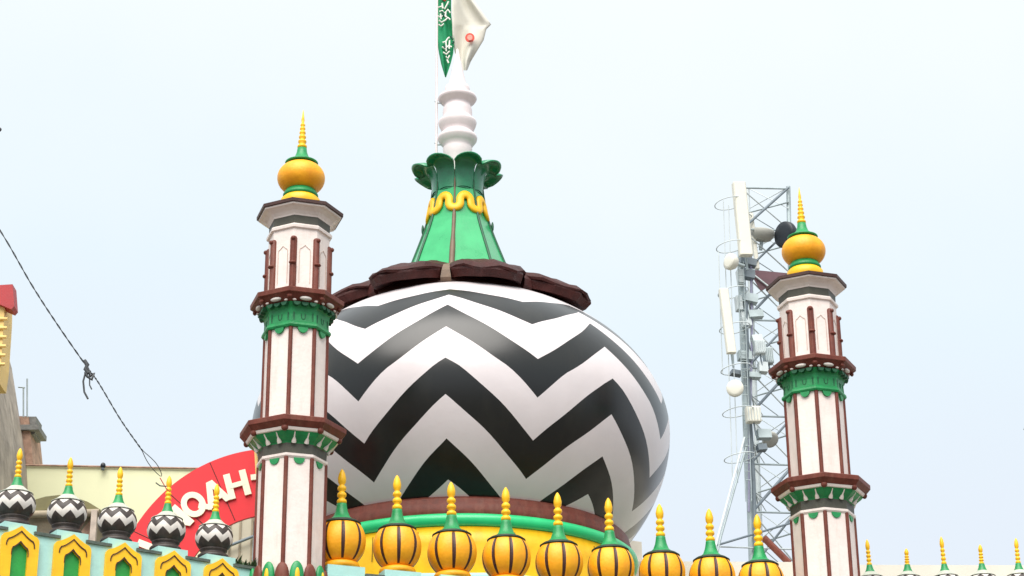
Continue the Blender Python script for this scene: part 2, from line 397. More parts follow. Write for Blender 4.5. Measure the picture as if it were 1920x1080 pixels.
# ------------------------------------------------------------------ the great dome
DX, DY = -.965, 34.0; SHX = .057
dm = empty('great_dome', (DX, DY, 0)); tag(dm, 'huge glossy dome with black and white chevrons on a yellow drum', 'dome')
RD, ZC, HU, HL, NN = 3.589, 13.203, 2.538, 3.16, 1.917
def ph_of(z):
    H = HU if z > ZC else HL; t = max(-.9999, min(.9999, (z - ZC) / H))
    return math.copysign(abs(t) ** (NN / 2), t) if True else 0
def rf(p):
    t = math.copysign(abs(p) ** (2 / NN), p); z = ZC + (HU if p > 0 else HL) * t
    return RD * max(0, 1 - abs(t) ** NN) ** (1 / NN), z
ang = lambda z: math.asin(ph_of(z))
zp = [15.735, 15.25, 14.863, 14.673, 14.393, 13.901, 13.306, 12.706, 12.063, 11.502, 11.0, 10.6]
zv = [15.735, 15.25, 14.575, 14.022, 13.351, 12.733, 12.089, 11.547, 11.0, 10.80, 10.7, 10.6]
# the painter's peaks and valleys are not perfectly even
KN = {-1: -90 - 1.75 - 22.5 + 0, 0: -91.75, 1: 0}
knots = [-91.75 + 22.5 * k for k in range(16)]
for k, d in ((15, -1.30), (0, -.62), (1, .58), (2, 1.24), (3, 5.1), (4, 4), (5, 2)): knots[k] += d
knots.append(knots[0] + 360)
def dome_ang(q):
    k = int(q) % 16; t = q - int(q); return R(knots[k] + (knots[k + 1] - knots[k]) * t)
mb = MB()
zigzag_mesh(mb, lambda a: rf(math.sin(a)), [ang(z) for z in zp], [ang(z) for z in zv],
            [DOMEW, DOMEW, DOMEB, DOMEW, DOMEB, DOMEW, DOMEB, DOMEW, DOMEB, DOMEW, DOMEB], nc=14, sub=5, af=dome_ang)
shell = mb.build('dome_shell', dm, (SHX, 0, 0))
mb = MB(); mb.lathe([(2.72, 10.80), (2.83, 10.95), (2.87, 11.04), (2.85, 11.08), (2.86, 11.14), (2.83, 11.17), (2.835, 11.24), (2.79, 11.285), (2.5, 11.29)], BROWN, 128); mb.build('dome_collar', dm, (SHX, 0, 0))
mb = MB(); mb.lathe([(2.76, 10.77), (2.92, 10.78), (2.96, 10.82), (2.975, 10.88), (2.96, 10.94), (2.91, 10.975), (2.76, 10.98)], TUBEG, 128); mb.build('drum_ring', dm, (SHX, 0, 0))
def wob(r, z, k): return r
mb = MB(); mb.lathe([(2.89, 9.2), (2.89, 10.3), (2.90, 10.5), (2.90, 10.77)], YELLOW, 128)
for k in range(48):
    if k % 2 == 0:
        a = R(k * 7.5 + 3); r = 2.903
        mb.tube([(r * math.cos(a), r * math.sin(a), 10.3), (r * math.cos(a + .004), r * math.sin(a + .004), 10.70)], .006, DARKBR, 5)
mb.build('drum', dm, (SHX, 0, 0))
mb = MB(); mb.lathe([(3.20, 0), (3.20, 9.92), (3.17, 9.97), (2.85, 9.98)], MINT, 16, ph=R(-10), smooth=False); mb.build('drum_plinth', dm)

C0 = R(-94.4)                         # heading of the front corner
mb = MB(); mb.lathe([(1.9, 15.2), (1.75, 15.55), (1.3, 15.85), (1.0, 16.05)], DARKBR, 48); mb.build('petal_seat', dm)
# petals over the crown of the dome
for i in range(8):
    ca = C0 + R(22.5) + i * R(45); hwA = R(20.8); nu, nv = 12, 14
    top = []; bot = []; top2 = []
    for v in range(nv + 1):
        tr, br = [], []
        for u in range(nu + 1):
            s = -1 + 2 * u / nu
            rout = 2.50 if abs(s) < .35 else 2.50 - .62 * ((abs(s) - .35) / .65) ** 1.1
            rout += .03 * math.sin(s * 9 + i * 2) + random.uniform(-.015, .015)
            r = .75 + (rout - .75) * v / nv
            a = ca + s * hwA
            tt = (r - .75) / 1.8
            z = 16.15 - .50 * tt - .27 * tt ** 2 - .07 * s * s * tt + .035 * abs(math.sin(tt * 10 + i)) + .025 * math.cos(s * 9 + i) * tt - .05 * s * s
            if v == nv: z -= .05
            tr.append((r * math.cos(a), r * math.sin(a), z + random.uniform(-.006, .006)))
            th = .04 + .01 * math.sin(s * 6 + i)
            rb = r - .10 * (v / nv)
            if v == nv: rb = r - .03; th *= .72
            zb = z - th
            br.append((rb * math.cos(a), rb * math.sin(a), zb))
        top.append(tr); bot.append(br)
    W = nu + 1; vs = [p for r_ in top for p in r_] + [p for r_ in bot for p in r_]; B = W * (nv + 1); fs = []
    for v in range(nv):
        for u in range(nu):
            a0 = v * W + u; fs.append((a0, a0 + W, a0 + W + 1, a0 + 1)); fs.append((B + a0, B + a0 + 1, B + a0 + W + 1, B + a0 + W))
        fs.append((v * W, B + v * W, B + (v + 1) * W, (v + 1) * W)); a1 = v * W + nu
        fs.append((a1, a1 + W, B + a1 + W, B + a1))
    for u in range(nu): a0 = nv * W + u; fs.append((a0, B + a0, B + a0 + 1, a0 + 1)); fs.append((u, u + 1, B + u + 1, B + u))
    mb = MB(); mb.add(vs, fs, PETAL)
    # thicker body under the thin top plate, set back and scalloped
    vs = []
    for (dr, dz) in ((0, -.05), (1, -.06), (1.0, -.10), (.93, -.25), (0, -.25)):
        for u in range(nu + 1):
            s = (-1 + 2 * u / nu) * .95
            rout = 2.49 if abs(s) < .35 else 2.49 - .58 * ((abs(s) - .35) / .6) ** 1.1
            rout -= .035 * (int((s + 1) * 4 + i) % 2) + .01; r = 1.0 + (rout - 1.0) * dr; a = ca + s * hwA; tt = (r - .75) / 1.8
            vs.append((r * math.cos(a), r * math.sin(a), 16.15 - .50 * tt - .27 * tt ** 2 - .07 * s * s * tt - .05 * s * s + dz))
    fs = []
    for j in range(4):
        for u in range(nu): a0 = j * W + u; fs.append((a0, a0 + W, a0 + W + 1, a0 + 1))
    fs += [tuple(j * W for j in range(5))[::-1], tuple(j * W + nu for j in range(5))]
    mb.add(vs, fs, PETAL); mb.build('petal', dm)
# ------------------------------------------------------------------ dome finial
fin = empty('dome_finial', (DX, DY, 15.9)); tag(fin, 'tall green and white spire on top of the great dome', 'finial')
Z0 = -15.9
def octp(prof, m, ph=C0, smooth=False, n=8): mb = MB(); mb.lathe([(r, z + Z0) for r, z in prof], m, n, ph=ph, smooth=smooth); return mb
fp = [(1.02, 15.95), (.92, 16.2), (.835, 16.45), (.735, 16.72), (.645, 16.97), (.58, 17.17), (.53, 17.38), (.495, 17.6), (.465, 17.8), (.445, 18.0), (.455, 18.12)]
flare = octp(fp, FLARE).build('flared_base', fin)
for i in range(8):
    a = C0 + i * R(45)
    pts = [((r + .004) * math.cos(a), (r + .004) * math.sin(a), z + Z0) for r, z in fp]
    front = (i == 0)
    mb = MB(); mb.tube(pts, [.05 if z < 16.5 else .034 if z < 17.3 else .016 for r, z in fp] if i == 0 else [.026] * 6 + [.018] * 5, TAN if i == 0 else GREEND, 6)
    mb.build('rib', flare)
    # tongue that runs down between two petals
    mb = MB(); q = [(.93, 16.08, .045), (1.3, 15.92, .048), (1.6, 15.78, .05), (1.8, 15.68, .055), (1.90, 15.54, .07), (1.91, 15.40, .09)]
    vs = []
    for r, z, h in q:
        for s_ in (-1, 1):
            vs.append((r * math.cos(a) - s_ * h * math.sin(a), r * math.sin(a) + s_ * h * math.cos(a), z))
    for r, z, h in q:
        for s_ in (-1, 1):
            vs.append(((r - .1) * math.cos(a) - s_ * h * math.sin(a), (r - .1) * math.sin(a) + s_ * h * math.cos(a), z - .08))
    n = len(q); fs = []
    for j in range(n - 1):
        b = 2 * j; c = 2 * n + b
        fs += [(b, b + 2, b + 3, b + 1), (c, c + 1, c + 3, c + 2), (b, c, c + 2, b + 2), (b + 1, b + 3, c + 3, c + 1)]
    fs += [(2 * n - 2, 4 * n - 2, 4 * n - 1, 2 * n - 1)]
    mb.add(vs, fs, TAN if i in (0,) else PETAL); mb.build('tongue', dm)
# belt: meandering ribbon of linked U shapes
RB, BW = .56, .083; LP = 2 * math.pi * RB / 8; rho = LP / 4; hS = .03
cl = []
for k in range(8):
    x0 = k * LP
    cl += [(x0 - rho * math.cos(q) * 1.0 , -hS - rho * math.sin(q)) for q in [math.pi * t / 12 for t in range(13)]]          # U at the corner
    cl += [(x0 + LP / 2 - rho * math.cos(q), hS + rho * math.sin(q)) for q in [math.pi * t / 12 for t in range(13)]]        # arch at the face
n = len(cl); vs = []; fs = []
for k in range(n):
    (xa, za), (xb, zb) = cl[k - 1], cl[(k + 1) % n]
    if k == 0: xa -= 8 * LP
    if k == n - 1: xb += 8 * LP
    t = Vector((xb - xa, zb - za)).normalized(); nn_ = Vector((-t.y, t.x))
    for (dr, q) in ((.0, -1), (.045, -.85), (.06, -.3), (.06, .3), (.045, .85), (.0, 1)):
        x = cl[k][0] + nn_.x * BW * q; z = 17.475 + cl[k][1] + nn_.y * BW * q
        a = C0 + x / RB; rb = .508 + (17.38 - z) * .17 + dr
        vs.append((rb * math.cos(a), rb * math.sin(a), z + Z0))
for k in range(n):
    for j in range(5): a0, b0 = k * 6 + j, ((k + 1) % n) * 6 + j; fs.append((a0, b0, b0 + 1, a0 + 1))
    a0, b0 = k * 6, ((k + 1) % n) * 6; fs.append((a0 + 5, b0 + 5, b0, a0))
mb = MB(); mb.add(vs, fs, YELLOW, True); mb.build('wavy_belt', fin)
for i in (2, 6):
    a = C0 + i * R(45); mb = MB(); mb.ell((.63 * math.cos(a), .63 * math.sin(a), 17.16 + Z0), (.025, .035, .10), GREEND, 8, 6, a); mb.build('belt_drop', fin)
# crown of eight curled lobes
for i in range(8):
    ca = C0 + R(22.5) + i * R(45); nu, nv = 10, 12; vs = []
    for side in (0, 1):
        for v in range(nv + 1):
            t = v / nv
            for u in range(nu + 1):
                s = -1 + 2 * u / nu
                rmax = .69 + .165 * math.sqrt(max(0, 1 - s * s * .98))
                r = .462 + (rmax - .462) * (t ** 2.3)
                curl = 17.80 + .55 * math.sin(min(1, t / .78) * math.pi / 2) - (.05 * ((t - .78) / .22) ** 1.4 if t > .78 else 0)
                z = curl - .10 * (s * s) * (.3 + .7 * t) + .0
                if side: z -= .028; r -= .016
                a = ca + s * R(22.2) * (1 - .04 * t)
                vs.append((r * math.cos(a), r * math.sin(a), z + Z0))
    W = nu + 1; B = W * (nv + 1); fs = []
    for v in range(nv):
        for u in range(nu):
            a0 = v * W + u; fs.append((a0, a0 + W, a0 + W + 1, a0 + 1)); fs.append((B + a0, B + a0 + 1, B + a0 + W + 1, B + a0 + W))
        a1 = v * W + nu; fs.append((v * W, B + v * W, B + (v + 1) * W, (v + 1) * W)); fs.append((a1, a1 + W, B + a1 + W, B + a1))
    for u in range(nu): a0 = nv * W + u; fs.append((a0, B + a0, B + a0 + 1, a0 + 1))
    mb = MB(); mb.add(vs, fs, CROWN, True); mb.build('crown_lobe', fin)
mb = MB(); mb.lathe([(r, z + Z0) for r, z in [(.22, 17.9), (.2, 18.35), (.245, 18.6), (.27, 18.74), (.255, 18.80), (.30, 18.85), (.355, 18.93), (.362, 18.97), (.345, 19.01), (.285, 19.05), (.275, 19.10),
      (.30, 19.14), (.335, 19.22), (.352, 19.28), (.345, 19.31), (.28, 19.34), (.265, 19.42), (.272, 19.50), (.262, 19.58), (.235, 19.65), (.25, 19.68), (.33, 19.74), (.358, 19.785), (.345, 19.82), (.25, 19.86),
      (.225, 19.90), (.232, 19.97), (.222, 20.03), (.175, 20.06), (.162, 20.10), (.12, 20.30), (.075, 20.55), (.03, 20.76), (.012, 20.84)]], FINW, 48); mb.build('white_spire', fin)

# ---- flag staff and flags
sp_ = at(819.5, 300, 34.02); st = at(819.5, -60, 34.02)
staff = empty('flag_staff', (st.x, 34.02, 18.45)); tag(staff, 'thin pale staff clamped to the left of the white spire', 'flagpole')
mb = MB(); mb.tube([(0, 0, 0), (0, 0, 4.9)], .022, FINW, 8); mb.build('pole', staff)
for z in (18.86, 19.72):
    mb = MB(); dz = z - 18.45; mb.tube([(-.03, 0, dz + .04), (.03, 0, dz), (.2, 0, dz)], .016, STEELL, 6); mb.build('clamp', staff)
def cloth(name, outline_rows, Y, fold, m, seed):
    """rows of (py, xl, xr): hanging cloth with folds, real thickness"""
    rnd = random.Random(seed); nu = 14; vs = []; rows = []
    for i in range(len(outline_rows) - 1):
        a, b = outline_rows[i], outline_rows[i + 1]
        for q in range(4): t = q / 4; rows.append([a[j] + (b[j] - a[j]) * t for j in range(3)])
    rows.append(list(outline_rows[-1]))
    for side in (0, 1):
        for py, xl, xr in rows:
            for u in range(nu + 1):
                t = u / nu; px = xl + (xr - xl) * t
                y = Y + fold * math.sin(t * 7 + py * .02 + seed) + fold * .5 * math.sin(t * 13 - py * .035) + side * .01
                vs.append(at(px, py, y))
    W = nu + 1; B = W * len(rows); fs = []
    for v in range(len(rows) - 1):
        for u in range(nu):
            a0 = v * W + u; fs.append((a0, a0 + W, a0 + W + 1, a0 + 1)); fs.append((B + a0, B + a0 + 1, B + a0 + W + 1, B + a0 + W))
        a1 = v * W + nu; fs.append((v * W, B + v * W, B + (v + 1) * W, (v + 1) * W)); fs.append((a1, a1 + W, B + a1 + W, B + a1))
    mb = MB(); mb.add(vs, fs, m, True); return mb.build(name)
fg = cloth('green_flag', [(-60, 818, 846), (0, 820, 846), (25, 819, 846), (55, 819, 849), (75, 819, 852), (100, 823, 850), (120, 827, 845), (145, 834.5, 836.5)], 34.22, .05, FLAGG, 1)
tag(fg, 'green flag with white brush lettering hanging limp beside the spire tip', 'flag')
fwh = cloth('white_flag', [(-60, 846, 868), (-15, 847, 880), (0, 848, 888), (20, 847, 903), (46, 848, 921), (55, 848, 912), (75, 849, 907), (95, 852, 895), (115, 857, 883), (132, 866, 876)], 34.3, .09, FLAGW, 4)
tag(fwh, 'cream white flag with a red seal, blown out behind the spire tip', 'flag')
def stroke(name, pts, wd, m, Y, parent):
    mb = MB()
    for pl in pts:
        P_ = [at(x, y, Y) for x, y in pl]; mb.tube(P_, wd, m, 6)
    o = mb.build(name, parent); return o
wr = [[(822, 14), (828, 12), (834, 17), (838, 9), (841, 3)], [(824, 22), (829, 20), (834, 25), (840, 18), (844, 24)], [(821, 30), (826, 33), (832, 28), (838, 32)], [(823, 38), (828, 42), (835, 38), (840, 33), (844, 37)], [(822, 46), (827, 49), (832, 45)],
      [(829, 6), (830, 16)], [(836, 22), (835, 32)], [(826, 26), (827, 36)], [(830, 80), (836, 78), (840, 72), (843, 70)], [(829, 88), (835, 92), (841, 86), (847, 88)], [(836, 78), (837, 96)], [(831, 98), (837, 102), (843, 96)], [(836, 106), (840, 110), (843, 104)], [(838, 112), (841, 118)], [(843, 76), (842, 92)]]
stroke('lettering', wr[:7], .016, INK, 34.15, fg); stroke('lettering', wr[7:], .016, INK, 34.15, fg)
stroke('dark_motif', [[(845, 68), (849, 74)], [(848, 82), (851, 78)], [(833, 84), (834, 90)], [(839, 90), (840, 94)], [(830, 22), (832, 30)], [(842, 10), (843, 16)]], .02, INKG, 34.14, fg)
stroke('red_patch', [[(824, -6), (833, -2), (835, 1)]], .03, INKR, 34.14, fg)
sc = at(881, 71, 34.16)
mb = MB()
for rad_, m_, off in ((.088, INKR, 0), ):
    mb.prism([(rad_ * math.cos(2 * math.pi * k / 20), rad_ * 1.12 * math.sin(2 * math.pi * k / 20)) for k in range(20)], (sc.x, sc.y, sc.z), (1, 0, 0), (0, 0, 1), (0, -1, 0), .01, m_)
mb.prism([(.05 * math.cos(2 * math.pi * k / 20), .06 * math.sin(2 * math.pi * k / 20)) for k in range(20)], (sc.x, sc.y - .011, sc.z), (1, 0, 0), (0, 0, 1), (0, -1, 0), .004, mat('flag_ink_pink', (.85, .35, .28), .8, .3, 60, 0))
mb.prism([(.02 + .045 * math.cos(2 * math.pi * k / 12), -.075 + .022 * math.sin(2 * math.pi * k / 12)) for k in range(12)], (sc.x, sc.y - .011, sc.z), (1, 0, 0), (0, 0, 1), (0, -1, 0), .008, INKD)
mb.build('red_seal', fwh)

# ------------------------------------------------------------------ minarets
def minaret(loc, rz):
    root = empty('minaret', loc, rz); V8 = lambda r, a, z: (r * math.cos(a), r * math.sin(a), z)
    def part(name, prof, m, n=8, smooth=False, parent=root, bevel=0): mb = MB(); mb.lathe(prof, m, n, smooth=smooth); return mb.build(name, parent, bevel=bevel)
    CO = [i * R(45) for i in range(8)]; FC = [a + R(22.5) for a in CO]; ap = math.cos(R(22.5))
    part('pier', [(.56, 0), (.56, 8.95)], MINT)
    s3 = part('lower_shaft', [(.475, 8.9), (.482, 10.76)], CREAM, bevel=.006)
    s2 = part('middle_shaft', [(.452, 11.25), (.455, 12.72)], CREAM, bevel=.006)
    s1 = part('upper_shaft', [(.452, 13.2), (.455, 14.28)], CREAM, bevel=.006)
    for s_, r, z0, z1 in ((s3, .48, 9.15, 10.75), (s2, .455, 11.27, 12.72)):
        for a in CO: mb = MB(); mb.tube([V8(r - .004, a, z0), V8(r - .004, a, z1)], .031, BROWN, 8); mb.build('rib', s_)
    for a in CO:
        mb = MB(); mb.tube([V8(.438, a, 13.22), V8(.438, a, 14.09), V8(.438, a, 14.115), V8(.438, a, 14.13)], [.052, .052, .04, .015], BROWN, 10)
        mb.tube([V8(.468, a, 13.24), V8(.468, a, 14.06)], .030, BROWN, 8)
        mb.ell(V8(.492, a, 14.075), (.034, .034, .034), BROWN, 10, 6); mb.ell(V8(.485, a, 13.69), (.042, .058, .028), BROWN, 10, 6, a); mb.build('rib', s1)
    for a in FC:       # faint ogee arches pressed in the plaster
        c = V8(.4555 * ap, a, 0); U = (-math.sin(a), math.cos(a), 0); N_ = (math.cos(a), math.sin(a), 0)
        mb = MB(); mb.ring(ogee(.085, 13.93, 14.0, 13.4), ogee(.077, 13.925, 13.99, 13.4), c, U, (0, 0, 1), N_, .006, CREAMD); mb.build('relief_arch', s1)
    # roof
    part('neck_moulding', [(.456, 14.255), (.488, 14.265), (.492, 14.30), (.475, 14.325), (.455, 14.335)], CREAM)
    part('neck_band', [(.452, 14.336), (.455, 14.462)], GREYG)
    part('roof_cove', [(.46, 14.463), (.465, 14.485), (.50, 14.53), (.56, 14.565), (.618, 14.578), (.622, 14.600)], CREAM)
    part('roof_slab', [(.628, 14.602), (.648, 14.606), (.650, 14.655), (.60, 14.672), (.3, 14.745)], DARKBR)
    part('orb_base', [(.27, 14.75), (.29, 14.77), (.29, 14.90), (.25, 14.94)], YELLOW, 32, True)
    part('orb_ring', [(.24, 14.94), (.262, 14.955), (.262, 14.985), (.22, 15.06)], GREEN, 32, True)
    prof = []
    for j in range(15):
        ph = R(-64 + j * 118 / 14); prof.append((.356 * math.cos(ph) ** .8, 15.268 + .252 * math.sin(ph)))
    part('orb', prof, ORANGE, 48, True)
    part('orb_cap', [(.20, 15.495), (.245, 15.50), (.248, 15.522), (.17, 15.56), (.105, 15.62), (.078, 15.70), (.07, 15.765)], GREEN, 32, True)
    mb = MB(); prof = []; z = 15.76; r = .072
    for i in range(6):
        h = .085 - i * .005; prof += [(r * .62, z), (r, z + h * .3), (r, z + h * .6), (r * .62, z + h * .95)]; z += h; r *= .87
    prof += [(r * .6, z), (r * .8, z + .05), (.003, 16.42)]; mb.lathe(prof, YELLOW, 16); mb.build('spindle', root)
    # balcony
    bal = part('balcony', [(.50, 13.05), (.56, 13.07), (.655, 13.155), (.690, 13.165), (.695, 13.235), (.66, 13.25), (.45, 13.275)], BROWN, bevel=.006)
    for a in FC:
        mb = MB(); mb.ell(V8(.60 * ap + .01, a, 13.10), (.04, .09, .03), BWHITE, 14, 8, a); mb.build('bracket_disc', bal)
        for d in (-R(12.5), R(12.5)):
            mb = MB(); mb.ell(V8(.565, a + d * 1.3, 13.075), (.02, .03, .016), CREAM, 10, 6, a); mb.build('bracket_disc', bal)
    for a in CO: mb = MB(); mb.ell(V8(.62, a, 13.115), (.03, .045, .035), BROWN, 10, 6, a); mb.build('knob', bal)
    col = part('green_collar', [(.46, 12.70), (.497, 12.705), (.512, 12.73), (.505, 12.765), (.478, 12.785), (.472, 12.90), (.485, 12.99), (.53, 13.05), (.545, 13.068)], GREEN)
    for a in FC:
        U = Vector((-math.sin(a), math.cos(a), 0)); N_ = Vector((math.cos(a), math.sin(a), 0))
        mb = MB(); hd = [(.075 * math.cos(q), .085 * math.sin(q)) for q in [-math.pi * k / 12 for k in range(13)]]
        mb.prism(hd, N_ * (.455 * ap) + Vector((0, 0, 12.702)), U, (0, 0, 1), N_, .035, GREEN); mb.build('scallop', col)
        mb = MB(); hd = [(.052 * math.cos(q), .055 * math.sin(q)) for q in [-math.pi * k / 10 for k in range(11)]]
        for dx in (-.12, 0, .12): mb.prism(hd, N_ * .475 + U * dx + Vector((0, 0, 13.055)), U, (0, 0, 1), N_, .065, GREEND)
        mb.build('scallop', col)
        b = N_ * (.475 * ap)
        for dx in (-.145, -.13, .13, .145): mb = MB(); mb.tube([b + U * dx + Vector((0, 0, 12.80)), b + U * dx + Vector((0, 0, 12.93))], .005, GREEND, 5); mb.build('carving', col)
        mb = MB(); mb.tube([b + U * (.03 * math.cos(q)) + Vector((0, 0, 12.87 + .045 * math.sin(q) + (.04 if k in (0, 8) else 0))) for k, q in enumerate([-math.pi * kk / 8 for kk in range(9)])], .007, GREEND, 5)
        mb.build('carving', col)
    # big cornice
    cor = part('cornice', [(.665, 11.115), (.70, 11.135), (.752, 11.195), (.765, 11.205), (.768, 11.275), (.73, 11.29), (.45, 11.345)], BROWN, bevel=.006)
    part('cream_lip', [(.64, 11.085), (.672, 11.092), (.690, 11.128), (.665, 11.135)], CREAM, parent=cor)
    for a in CO: mb = MB(); mb.ell(V8(.665, a, 11.112), (.042, .052, .05), BROWN, 10, 6, a); mb.build('knob', cor)
    part('green_cove', [(.49, 10.945), (.50, 10.965), (.55, 11.0), (.61, 11.045), (.645, 11.086)], GREEN, parent=cor)
    for a in FC:
        U = Vector((-math.sin(a), math.cos(a), 0)); N_ = Vector((math.cos(a), math.sin(a), 0))
        for dx in (-.09, .09):
            mb = MB(); b0, b1 = N_ * .585 + U * dx * 1.12 + Vector((0, 0, 11.075)), N_ * .478 + U * dx + Vector((0, 0, 10.955))
            mb.tube([b0, b0.lerp(b1, .5), b0.lerp(b1, .75), b1], [.010, .012, .030, .036], CREAM, 8); mb.build('pendant', cor)
    part('grey_band', [(.488, 10.80), (.492, 10.952)], GREYG)
    part('white_moulding', [(.478, 10.735), (.492, 10.742), (.51, 10.765), (.508, 10.80), (.488, 10.806)], CREAM)
    for a in FC:
        U = Vector((-math.sin(a), math.cos(a), 0)); N_ = Vector((math.cos(a), math.sin(a), 0))
        mb = MB(); hd = [(.078 * math.cos(q), .085 * math.sin(q)) for q in [-math.pi * k / 12 for k in range(13)]]
        mb.prism(hd, N_ * (.478 * ap) + Vector((0, 0, 10.738)), U, (0, 0, 1), N_, .022, GREEN); mb.build('scallop', s3)
    # lotus petals at the foot
    for i in range(16):
        a = R(22.5) * i; gm = GREEN if i % 2 else BROWN
        mb = MB(); mb.ell(V8(.51, a, 9.04), (.05, .10, .215 if i % 2 else .195), gm, 14, 10, a)
        if i % 2: mb.ell(V8(.553, a, 9.03), (.02, .035, .12), YELLOW, 10, 8, a)
        mb.build('foot_petal', s3)
    part('foot_ledge', [(.58, 8.80), (.62, 8.83), (.62, 8.90), (.5, 8.92)], MINT)
    return root
m1 = minaret((-3.133, 28.0, 0), R(-3.78)); tag(m1, 'nearer left minaret, cream with brown ribs, in front of the great dome', 'minaret', 'two minarets flanking the dome')
m2 = dup(m1); m2.location = (4.743, 30.922, 0); m2.rotation_euler = (0, 0, R(-3.78)); tag(m2, 'right minaret, cream with brown ribs, standing before the lattice mast', 'minaret', 'two minarets flanking the dome')

# ------------------------------------------------------------------ red arched sign
SY = 29.6; cs = at(500, 1130, SY); dpx = (at(600, 1000, SY) - at(500, 1000, SY)).length / 100; dpz = (at(500, 900, SY).z - at(500, 1100, SY).z) / 200
sgn = empty('arched_sign', (cs.x, SY, cs.z)); tag(sgn, 'red arched name board with cream capital letters behind the left minaret', 'sign')
def ap_(r, d, y=0): return Vector((r * dpx * math.cos(R(d)), y, r * dpz * math.sin(R(d))))
mb = MB(); angs = [96.5 + i * 1.5 for i in range(67)]
for i in range(len(angs) - 1):
    a, b = angs[i], angs[i + 1]
    q = [ap_(290, a), ap_(290, b), ap_(163, b), ap_(163, a)]; q2 = [p + Vector((0, .06, 0)) for p in q]
    mb.add(q + q2, [(0, 1, 2, 3), (4, 7, 6, 5), (0, 4, 5, 1), (2, 6, 7, 3)] + ([(0, 3, 7, 4)] if i == 0 else []), RED)
mb.build('board', sgn)
mb = MB()
for d0, d1 in ((114, 113), (133, 129), (152, 150), (171, 170)): mb.tube([ap_(289, d0, -.003), ap_(166, d1, -.003)], .006, DARKBR, 5)
mb.build('seam', sgn)
mb = MB(); mb.tube([ap_(292, 96.3, .02), ap_(163, 97, .02)], .03, PILY, 6); mb.build('edge_strip', sgn)
mb = MB(); mb.box((cs.x * 0 + ap_(165, 100).x, .35, -cs.z / 2 + ap_(165, 100).z / 2), (.1, .1, cs.z + ap_(165, 100).z), STEEL)
mb.box((ap_(285, 165).x, .35, (-cs.z + ap_(285, 165).z) / 2), (.1, .1, cs.z + ap_(285, 165).z), STEEL); mb.build('post', sgn)
HH, SW = .40, .10
def seg(x0, z0, x1, z1, w=SW):
    d = Vector((x1 - x0, z1 - z0)).normalized(); n = Vector((-d.y, d.x)) * w / 2
    return [(x0 - n.x, z0 - n.y), (x1 - n.x, z1 - n.y), (x1 + n.x, z1 + n.y), (x0 + n.x, z0 + n.y)]
h_ = HH / 2
GL = {'H': [seg(-.12, -h_, -.12, h_), seg(.12, -h_, .12, h_), seg(-.12, 0, .12, 0, .075)],
      'A': [[(-.19, -h_), (-.09, -h_), (.04, h_), (-.05, h_)], [(.19, -h_), (.09, -h_), (-.04, h_), (.05, h_)], [(-.1, -.12), (.1, -.12), (.075, -.045), (-.075, -.045)]],
      'N': [seg(-.125, -h_, -.125, h_), seg(.125, -h_, .125, h_), [(-.17, h_), (-.08, h_), (.17, -h_), (.08, -h_)]],
      'K': [seg(-.11, -h_, -.11, h_), [(-.07, 0), (.10, h_), (.20, h_), (0, -.02)], [(-.04, .03), (.03, .08), (.20, -h_), (.10, -h_)]],
      '-': [seg(-.08, 0, .08, 0, .085)], 'Q': [seg(.05, -.06, .19, -.21, .08)]}
LN_ = [0]
def letter(ch, d, r):
    LN_[0] += 1
    mb = MB()
    for i, g_ in enumerate(GL[ch]): mb.prism(g_, (0, -.002 * i, 0), (1, 0, 0), (0, 0, 1), (0, -1, 0), .03, LETTER)
    if ch == 'Q':
        c = [(math.cos(2 * math.pi * k / 32), math.sin(2 * math.pi * k / 32)) for k in range(33)]
        mb.ring([(.175 * x, (h_ + .005) * z) for x, z in c], [(.088 * x, .115 * z) for x, z in c], (0, -.003, 0), (1, 0, 0), (0, 0, 1), (0, -1, 0), .03, LETTER)
    o = mb.build('letter', sgn); o.location = ap_(r, d, -.004 - .0007 * LN_[0]); o.rotation_euler = (0, R(90 - d), 0)
for ch, d, r in (('K', 169, 229), ('H', 158.2, 244), ('A', 148.5, 230), ('N', 139, 231), ('Q', 128.2, 233), ('A', 117.2, 230), ('H', 106, 229), ('-', 96.8, 236)): letter(ch, d, r)

# ------------------------------------------------------------------ houses behind on the left
def blk(mb, p0, p1, Y, dep, zb, m):
    """box whose front face spans pixels p0 (top left) to p1 (top right)"""
    a, b = at(*p0, Y), at(*p1, Y); vs = [(a.x, Y, zb), (b.x, Y, zb), (b.x, Y, b.z), (a.x, Y, a.z)]; vs += [(x, y + dep, z) for x, y, z in vs]
    mb.add(vs, [(0, 1, 2, 3), (7, 6, 5, 4), (3, 2, 6, 7), (1, 5, 6, 2), (0, 3, 7, 4), (0, 4, 5, 1)], m)
h1 = empty('lime_house', (-6, 37, 0)); tag(h1, 'flat roofed pale lime green house wall behind the chevron bulb domes', 'building')
def rel(mb, name, root): o = mb.build(name, root); o.matrix_parent_inverse = Matrix.Translation(root.location).inverted(); return o
mb = MB(); blk(mb, (40, 873), (500, 883), 37, 6, 0, LIME); rel(mb, 'wall', h1)
mb = MB(); a, b = at(38, 872, 36.97), at(500, 881, 36.97); mb.tube([a, b], .02, BRICKY, 5); rel(mb, 'roof_edge', h1)
kn = at(193, 876, 36.9); vt = MB(); vt.ell((0, 0, .03), (.05, .05, .06), BLACKP); vt.lathe([(.03, -.06), (.03, .02)], STEELD, 8); o = vt.build('roof_vent', None, tuple(kn)); tag(o, 'tiny black vent cap on the lime house roof edge', 'vent')
